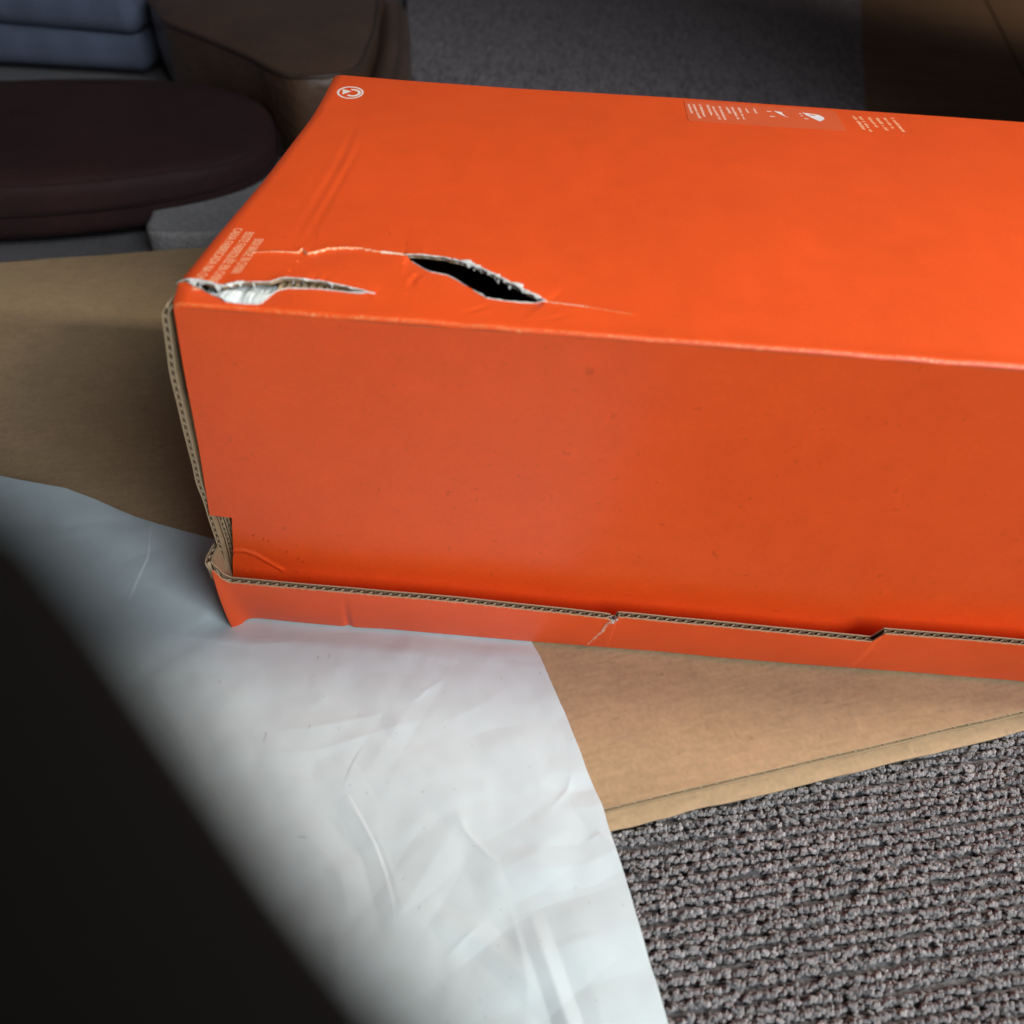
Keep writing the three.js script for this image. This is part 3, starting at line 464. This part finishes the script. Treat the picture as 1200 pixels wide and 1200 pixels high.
  const ys = [0.004, 0.01, 0.015, ...knots(0.018, 0.0318, 22), 0.03182, ...knots(0.0325, 0.0522, 24), 0.0526, ...knots(0.056, 0.13, 34), H - r - 0.0002];
  const fs = [...knots(0, 0.08, 90), ...knots(0.08, 1, 90).slice(1)];
  part('front_panel', slab(fs, ys, ff, 0.0017, { uvf: (s, y, p) => [p.x, p.y] }), [orange, kraftDark, kraftDark], box);
  // left end panel, bowed outwards, its inner kraft face and fluted cut edge in view
  const ex = table([[0, -0.0120], [0.0368, -0.0103], [0.0688, -0.0101], [0.0931, -0.0084], [0.1143, -0.0068], [0.1307, -0.0040], [0.1338, -0.0016]]);
  const bow = (z, y) => lerp(smooth(-0.03, -0.004, z), smooth(-0.16, -0.01, z), clamp((0.135 - y) / 0.03));
  const eo = (z, y) => [lerp(leftX(z) + 0.0004, ex(y), bow(z, y)) + 0.0004 * noise(y * 120, z * 40, 271), y, z], thE = 0.0003;
  const zs = [...knots(-D + 0.002, -0.03, 20), ...knots(-0.03, -0.0042, 10).slice(1)], ey = knots(0.004, 0.1333, 60);
  const zf = (z, y) => z + (1 - smooth(0, 0.02, -z)) * (frontZ(y) + 0.0038);
  part('end_panel', slab(zs, ey, (z, y) => eo(zf(z, y), y), thE), [orange, kraft, kraftEdge], box);
  part('end_panel_liner', slab(zs, ey, (z, y) => { const p = eo(zf(z, y), y); return [p[0] + 0.0015, p[1], p[2]]; }, thE), [kraftDark, kraft, kraftEdge], box);
  part('flute', flutes((s) => { const y = lerp(0.004, 0.133, s), p = eo(zf(-0.0044, y), y); return [p[0] + 0.0009, y, p[2]]; }, 0.13, [1, 0, 0], [0, 0, -1], 0.0006, 0.0029, 0.006), fluteMat, box);
  // folded corner flap inside, seen through the notch
  for (const [dx, z0] of [[0.0028, -0.0052], [0.0052, -0.0048]]) {
    const fx = (y) => ex(y) + dx + 0.0003 * noise(y * 150, dx * 999, 5);
    part('corner_flap', slab([-0.05, z0 - 0.006, z0], knots(0.012, 0.0595, 24), (z, y) => [fx(y), y, z + frontZ(y) + 0.003], 0.0003, { flip: true }), [kraft, kraft, kraftEdge], box);
    part('corner_flap', slab([-0.05, z0 - 0.006, z0], knots(0.012, 0.0595, 24), (z, y) => [fx(y) + 0.0012, y, z + frontZ(y) + 0.003], 0.0003, { flip: true }), [kraft, kraft, kraftEdge], box);
    part('flute', flutes((s) => { const y = lerp(0.012, 0.0595, s); return [fx(y) + 0.0007, y, z0 + frontZ(y) + 0.003]; }, 0.047, [1, 0, 0], [0, 0, -1], 0.0005, 0.0026, 0.005), fluteMat, box);
  }
  // far end and back
  part('end_panel', slab(knots(-D + 0.002, -0.002, 4), knots(0.004, 0.133, 4), (z, y) => [L, y, z], 0.0017, { flip: true }), [orange, kraft, kraftEdge], box);
  part('back_panel', slab(knots(-0.001, L, 30), knots(0.004, 0.1335, 10), (x, y) => [x, y, -D + smooth(0.09, 0.1335, y) * (backZ(x) + D)], 0.0017, { flip: true }), [orange, kraft, kraftEdge], box);

  // clear sticker with small print
  const sw = 512, sh = 200, sc = document.createElement('canvas'); sc.width = sw; sc.height = sh; const q = sc.getContext('2d');
  const x0 = 0.1485, x1 = 0.2115, z0 = -0.1852, z1 = -0.1618, sx = (x) => (x - x0) / (x1 - x0) * sw, sz = (z) => (z - z0) / (z1 - z0) * sh, K = sw / (x1 - x0);
  q.fillStyle = 'rgb(233,98,54)'; q.fillRect(0, 0, sw, sh);
  const lines = [[0.1501, -0.1812, 0.1507, -0.1709], [0.1522, -0.1811, 0.1534, -0.1656], [0.1548, -0.1816, 0.1555, -0.1681], [0.1579, -0.1817, 0.1587, -0.1698], [0.16, -0.1810, 0.1615, -0.1661], [0.1628, -0.181, 0.1637, -0.166], [0.1658, -0.1808, 0.1665, -0.1735], [0.168, -0.1809, 0.1691, -0.1676], [0.1708, -0.181, 0.1716, -0.1681], [0.1738, -0.1804, 0.1743, -0.1756], [0.1772, -0.1811, 0.1775, -0.1757]];
  for (const [a, b, d, e] of lines) { q.fillStyle = 'rgb(255,208,190)'; const n = Math.round((e - b) / 0.00085); for (let i = 0; i < n; i++) if (rnd() > 0.06) { const t = i / n; q.fillRect(sx(lerp(a, d, t)) - 0.0004 * K, sz(lerp(b, e, t)), (0.0007 + 0.0005 * rnd()) * K, 0.0007 * K); } }
  q.fillStyle = 'rgb(255,214,196)'; for (const [a, b, w] of [[0.1823, -0.1796, 0.0019], [0.1827, -0.1741, 0.0021], [0.1954, -0.1792, 0.0012], [0.1958, -0.1768, 0.001], [0.1966, -0.1738, 0.0018]]) q.fillRect(sx(a), sz(b), w * K, 0.0009 * K);
  q.fillStyle = 'rgb(252,240,238)'; q.beginPath(); q.moveTo(sx(0.1853), sz(-0.1800)); q.quadraticCurveTo(sx(0.1868), sz(-0.1772), sx(0.1905), sz(-0.1725)); q.quadraticCurveTo(sx(0.1880), sz(-0.1765), sx(0.1886), sz(-0.1792)); q.closePath(); q.fill();
  q.beginPath(); q.moveTo(sx(0.1970), sz(-0.1802)); q.quadraticCurveTo(sx(0.2005), sz(-0.1800), sx(0.2038), sz(-0.1787)); q.quadraticCurveTo(sx(0.2056), sz(-0.1762), sx(0.2049), sz(-0.1740)); q.lineTo(sx(0.2026), sz(-0.1712)); q.lineTo(sx(0.1992), sz(-0.1762)); q.closePath(); q.fill();
  q.fillStyle = 'rgb(230,120,84)'; q.beginPath(); q.ellipse(sx(0.2008), sz(-0.1781), 0.0014 * K, 0.0006 * K, 0.4, 0, 7); q.fill();
  const stx = new THREE.CanvasTexture(sc); stx.colorSpace = THREE.SRGBColorSpace; stx.magFilter = THREE.LinearFilter;
  part('clear_label', slab(knots(x0, x1, 40), knots(z0, z1, 16), (x, z) => { const p = surf(x, z); return [p[0], p[1] + 0.00012, p[2]]; }, 0.00006, { flip: true, uvf: (x, z) => [(x - x0) / (x1 - x0), 1 - (z - z0) / (z1 - z0)] }), phys({ map: stx, roughness: 0.3 }), box, 'glossy clear label with small white print');
}

/* ------------------------------------------------------------------ the lid the box stands in */
{
  const lid = thing('box_lid', 'shallow orange lid under the upturned box, front wall notched and cracked', 'lid');
  const top = table([[-0.0115, 0.0365], [-0.0084, 0.0350], [-0.0065, 0.0312], [-0.0044, 0.0296], [0.016, 0.0295], [0.0764, 0.0290], [0.110, 0.0275], [0.1262, 0.0267], [0.1290, 0.0258], [0.1301, 0.0261], [0.1305, 0.0279], [0.15, 0.0274], [0.2176, 0.0252], [0.2186, 0.0254], [0.2212, 0.0303], [0.36, 0.031]]);
  const bot = table([[-0.0115, -0.0001], [-0.0088, 0.0002], [-0.0066, 0.0008], [-0.0048, 0.0019], [0.0, 0.0018], [0.36, 0.0016]]);
  const crack = [[0.1283, 0.0262], [0.1268, 0.0225], [0.1262, 0.0175], [0.1250, 0.0135], [0.1238, 0.0085], [0.1222, 0.003]];
  const X0 = -0.0092;
  const wallF = (x, s) => { // outer face of the front wall
    const y = lerp(bot(x), top(x), s), zb = 0.0045 * Math.exp(-(((x - X0) / 0.0038) ** 2)), bulge = 0.0008 * Math.sin(Math.PI * s) * (1 + noise(x * 30, 2, 281));
    const [d, sd] = segDist(x, y, crack), dent = 0.0009 * Math.exp(-(((x - 0.0335 - 0.002 * s) / 0.0013) ** 2)) * (1 - s);
    return [x - 0.0003 * (1 - s), y, lerp(zb, 0.0062, s) + bulge - dent + 0.0005 * fbm(x * 40, y * 40, 282, 2) + (d < 0.006 ? (sd > 0 ? 0.0004 : -0.0002) * Math.exp(-d / 0.0015) : 0)];
  };
  const us = [...knots(X0, 0.126, 150), ...knots(0.126, 0.134, 40).slice(1), ...knots(0.134, 0.216, 50).slice(1), ...knots(0.216, 0.223, 30).slice(1), ...knots(0.223, L + 0.008, 60).slice(1)], vs = knots(0, 1, 14);
  const lidTex = document.createElement('canvas'); lidTex.width = 2048; lidTex.height = 192; const c = lidTex.getContext('2d'), WL = L + 0.02, cx = (x) => (x + 0.012) / WL * 2048, cy = (y) => 192 - (y / 0.036) * 192;
  const id = c.getImageData(0, 0, 2048, 192);
  for (let y = 0; y < 192; y++) for (let x = 0; x < 2048; x++) { const v = 1 + 0.06 * noise(x / 150, y / 150, 291) + 0.05 * noise(x / 30, y / 30, 292) + 0.06 * noise(x / 3, y / 3, 293), o = (y * 2048 + x) * 4; for (let k = 0; k < 3; k++) id.data[o + k] = toByte(enc(ORANGE[k] * v)); id.data[o + 3] = 255; }
  c.putImageData(id, 0, 0);
  for (let i = 0; i + 1 < crack.length; i++) for (let k = 0; k < 40; k++) { const t = k / 40, e = rr(0.4, 1.5) * (1.6 - i * 0.2); c.fillStyle = rnd() < 0.6 ? 'rgb(236,180,160)' : 'rgb(214,120,90)'; c.fillRect(cx(lerp(crack[i][0], crack[i + 1][0], t) + rr(-0.0003, 0.0003)), cy(lerp(crack[i][1], crack[i + 1][1], t)), e * 1.8, e * 2.2); }
  for (let i = 0; i < 500; i++) { const x = rr(X0, L); c.fillStyle = 'rgb(240,160,120)'; c.fillRect(cx(x), cy(top(x) - rr(0, 0.0004)), rr(1, 5), 1.5); }
  const lt = new THREE.CanvasTexture(lidTex); lt.colorSpace = THREE.SRGBColorSpace; lt.magFilter = THREE.LinearFilter;
  const lidMat = phys({ map: lt, roughness: 0.42, specularIntensity: 0.9 });
  const TH = 0.0023, li = 0.0004;
  const inward = (x, s, d) => { const p = wallF(x, s); return [p[0], p[1] + d * 0.2, p[2] - d]; };
  part('front_wall', slab(us, vs, wallF, li, { uvf: (x, s, p) => [(p.x + 0.012) / WL, p.y / 0.036] }), [lidMat, kraftDark, kraftEdge], lid, 'orange front wall with a crack down from the notch');
  part('front_wall_liner', slab(us, vs, (x, s) => inward(x, s, TH - li), li), [kraftDark, orange, kraftEdge], lid);
  const fl = (xa, xb) => part('flute', flutes((s) => { const x = lerp(xa, xb, s), p = inward(x, 1, TH / 2); return [p[0], p[1] - 0.0002, p[2]]; }, xb - xa, [0, 0.2, -0.98], [0, -1, -0.18], (TH - li) / 2 - 0.0002, 0.0033, 0.008), fluteMat, lid);
  fl(X0 + 0.001, 0.1300); fl(0.1306, 0.2188); fl(0.2212, L);
  // torn board at the notch
  const flakes = []; for (let i = 0; i < 16; i++) { const x = 0.1283 + rr(-0.0014, 0.0016), p = wallF(x, 1), s = rr(0.0004, 0.0013), z = p[2] - rr(0, 0.0016), y = p[1] + rr(-0.0012, 0.0006); flakes.push(geo([x, y, z, x + s, y + rr(-s, s), z + rr(0, s), x + rr(0, s), y + s * rr(0.3, 0.9), z - s * 0.4, x + s * 1.2, y + s * 0.7, z + s * 0.3], [0, 1, 2, 2, 1, 3])); }
  part('torn_edge', mergeGeometries(flakes), fibre, lid, 'pale torn board at the notch');
  // left wall: runs back from the corner
  const lw = (z, s) => [-0.0088 - 0.0034 * s + 0.0004 * noise(z * 60, s * 3, 301) + 0.0012 * Math.exp(-(((z - 0.005) / 0.0025) ** 2)) * (0.5 + s), lerp(0.0006, 0.0366 - 0.004 * smooth(0, -0.03, z), s), z + 0.002 * s * smooth(-0.02, 0.004, z)];
  const zs = [...knots(-D - 0.008, -0.02, 20), ...knots(-0.02, 0.0024, 16).slice(1)];
  part('side_wall', slab(zs, vs, lw, li, { uvf: (z, s) => [z, s * 0.03] }), [orange, kraftDark, kraftEdge], lid);
  part('side_wall_liner', slab(zs, vs, (z, s) => { const p = lw(z, s); return [p[0] + TH - li, p[1], p[2] - 0.0008]; }, li), [kraftDark, kraft, kraftEdge], lid);
  part('flute', flutes((s) => { const z = lerp(-D, 0.0022, s), p = lw(z, 1); return [p[0] + TH / 2, p[1] - 0.0002, p[2]]; }, D, [1, 0, 0], [0, -1, 0], (TH - li) / 2 - 0.0002, 0.003, 0.008), fluteMat, lid);
  part('side_wall', slab(knots(-D - 0.006, 0.003, 6), vs, (z, s) => [L + 0.009, lerp(0.002, 0.03, s), z], TH, { flip: true }), [orange, kraft, kraftEdge], lid);
  part('back_wall', slab(knots(-0.009, L + 0.007, 40), vs, (x, s) => [x, lerp(0.002, 0.029, s), -D - 0.008 - 0.003 * s], TH, { flip: true }), [orange, kraft, kraftEdge], lid);
  part('base', slab(knots(-0.007, L + 0.007, 20), knots(-D - 0.005, -0.0022, 10), (x, z) => [x, 0.0038, z], TH, { flip: true }), [kraft, orange, kraftEdge], lid);
}

/* ------------------------------------------------------------------ the dark finger in front of the lens */
{
  camera.updateMatrixWorld(true);
  const right = new THREE.Vector3(), upv = new THREE.Vector3(), bk = new THREE.Vector3(); camera.matrixWorld.extractBasis(right, upv, bk);
  // metres from the hand's wrist, in the hand's own frame: x across, y along the forefinger, z away from the palm
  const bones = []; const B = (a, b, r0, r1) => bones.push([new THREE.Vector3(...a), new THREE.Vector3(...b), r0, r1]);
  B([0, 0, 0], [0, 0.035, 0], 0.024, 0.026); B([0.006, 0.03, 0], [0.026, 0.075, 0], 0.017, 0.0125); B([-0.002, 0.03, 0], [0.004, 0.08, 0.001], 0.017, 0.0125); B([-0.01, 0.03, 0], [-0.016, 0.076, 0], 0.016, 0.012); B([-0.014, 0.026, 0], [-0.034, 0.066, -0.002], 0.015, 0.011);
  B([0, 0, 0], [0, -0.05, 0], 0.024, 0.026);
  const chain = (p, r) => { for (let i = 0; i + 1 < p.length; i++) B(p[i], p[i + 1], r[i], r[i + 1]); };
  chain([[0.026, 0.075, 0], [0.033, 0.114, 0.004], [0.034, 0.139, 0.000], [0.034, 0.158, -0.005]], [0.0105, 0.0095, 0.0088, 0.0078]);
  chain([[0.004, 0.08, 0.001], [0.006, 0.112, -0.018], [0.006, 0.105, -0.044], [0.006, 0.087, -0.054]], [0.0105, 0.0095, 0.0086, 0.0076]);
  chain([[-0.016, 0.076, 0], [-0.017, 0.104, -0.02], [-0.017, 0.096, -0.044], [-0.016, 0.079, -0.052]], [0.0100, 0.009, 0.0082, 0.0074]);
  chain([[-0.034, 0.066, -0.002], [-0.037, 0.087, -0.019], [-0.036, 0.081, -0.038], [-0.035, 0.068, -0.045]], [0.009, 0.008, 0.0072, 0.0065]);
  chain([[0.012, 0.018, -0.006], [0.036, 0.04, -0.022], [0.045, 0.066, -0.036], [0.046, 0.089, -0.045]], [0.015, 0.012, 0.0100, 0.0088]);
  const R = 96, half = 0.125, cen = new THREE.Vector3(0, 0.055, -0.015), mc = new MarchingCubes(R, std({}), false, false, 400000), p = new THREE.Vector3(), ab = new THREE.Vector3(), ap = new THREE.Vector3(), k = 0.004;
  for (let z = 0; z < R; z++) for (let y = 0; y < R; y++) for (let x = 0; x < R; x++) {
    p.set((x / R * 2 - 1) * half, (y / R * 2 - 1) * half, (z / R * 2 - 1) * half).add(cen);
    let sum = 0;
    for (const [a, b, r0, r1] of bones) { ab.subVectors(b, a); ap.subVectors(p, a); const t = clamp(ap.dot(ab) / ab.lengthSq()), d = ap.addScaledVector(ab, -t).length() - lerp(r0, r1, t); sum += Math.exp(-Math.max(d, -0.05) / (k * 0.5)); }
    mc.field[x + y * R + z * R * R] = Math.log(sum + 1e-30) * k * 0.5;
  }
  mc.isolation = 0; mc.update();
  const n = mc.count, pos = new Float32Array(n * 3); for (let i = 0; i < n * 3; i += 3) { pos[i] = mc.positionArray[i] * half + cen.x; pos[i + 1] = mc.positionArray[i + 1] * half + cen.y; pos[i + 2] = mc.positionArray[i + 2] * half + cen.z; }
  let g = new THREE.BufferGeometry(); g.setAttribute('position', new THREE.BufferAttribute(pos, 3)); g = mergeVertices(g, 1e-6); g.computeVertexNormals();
  const shadeBlackHand = phys({ color: new THREE.Color().setRGB(0.005, 0.0047, 0.0047), roughness: 1, specularIntensity: 0.08 });  // shade on the finger is put into this near-black colour
  const hand = part('person', g, shadeBlackHand); tagged(hand, 'out-of-focus hand with its shade painted in as near-black, its forefinger covering the lower left corner', 'person');
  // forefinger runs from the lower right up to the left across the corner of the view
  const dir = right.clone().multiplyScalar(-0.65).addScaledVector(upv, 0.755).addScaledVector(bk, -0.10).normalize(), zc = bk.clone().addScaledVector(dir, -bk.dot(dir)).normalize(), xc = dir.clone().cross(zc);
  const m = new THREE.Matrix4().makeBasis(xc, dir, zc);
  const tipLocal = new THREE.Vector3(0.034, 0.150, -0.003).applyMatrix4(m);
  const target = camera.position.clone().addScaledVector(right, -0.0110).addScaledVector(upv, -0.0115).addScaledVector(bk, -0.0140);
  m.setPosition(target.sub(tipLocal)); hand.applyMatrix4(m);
  // added phone slab, unseen behind the lens, to keep light off the finger
  const ph = thing('added_phone', 'unseen black phone slab added behind the lens to shade the finger', 'phone'), black = std({ color: new THREE.Color().setRGB(0.012, 0.012, 0.013), roughness: 0.5 });
  part('body', new RoundedBoxGeometry(0.074, 0.156, 0.0084, 5, 0.004), black, ph); const sc = part('screen', new RoundedBoxGeometry(0.069, 0.150, 0.0008, 2, 0.0003), std({ color: 0x050506, roughness: 0.15 }), ph); sc.position.z = 0.0043;
  const pm = new THREE.Matrix4().makeBasis(right, upv, bk).setPosition(camera.position.clone().addScaledVector(right, -0.024).addScaledVector(upv, -0.063).addScaledVector(bk, 0.0062)); ph.applyMatrix4(pm);
}

/* ------------------------------------------------------------------ lamps, outside the frame */
for (const l of LAMPS) {
  const t = thing(l.name, l.label, l.cat, l.at); t.lookAt(...l.to);   // +z of the fitting faces the box
  const frame = std({ color: 0xdadada, roughness: 0.6 }), glow = std({ color: 0x000000, emissive: new THREE.Color(...l.col), emissiveIntensity: l.power, roughness: 1 });
  for (const [w, h, x, y] of [[l.w + 0.08, 0.04, 0, l.h / 2 + 0.02], [l.w + 0.08, 0.04, 0, -l.h / 2 - 0.02], [0.04, l.h, l.w / 2 + 0.02, 0], [0.04, l.h, -l.w / 2 - 0.02, 0]]) { const m = part('frame', new RoundedBoxGeometry(w, h, 0.04, 2, 0.004), frame, t); m.position.set(x, y, 0); }
  const pane = part(l.cat === 'lamp' ? 'diffuser' : 'pane', new THREE.BoxGeometry(l.w, l.h, 0.01), glow, t); pane.castShadow = false; pane.material.emissiveIntensity = l.power * 0.12;
  const a = new THREE.RectAreaLight(new THREE.Color(...l.col), l.power, l.w, l.h); a.name = 'area_light'; a.position.set(0, 0, 0.012); a.rotation.y = Math.PI; t.add(a);
}
renderer.render(scene, camera);
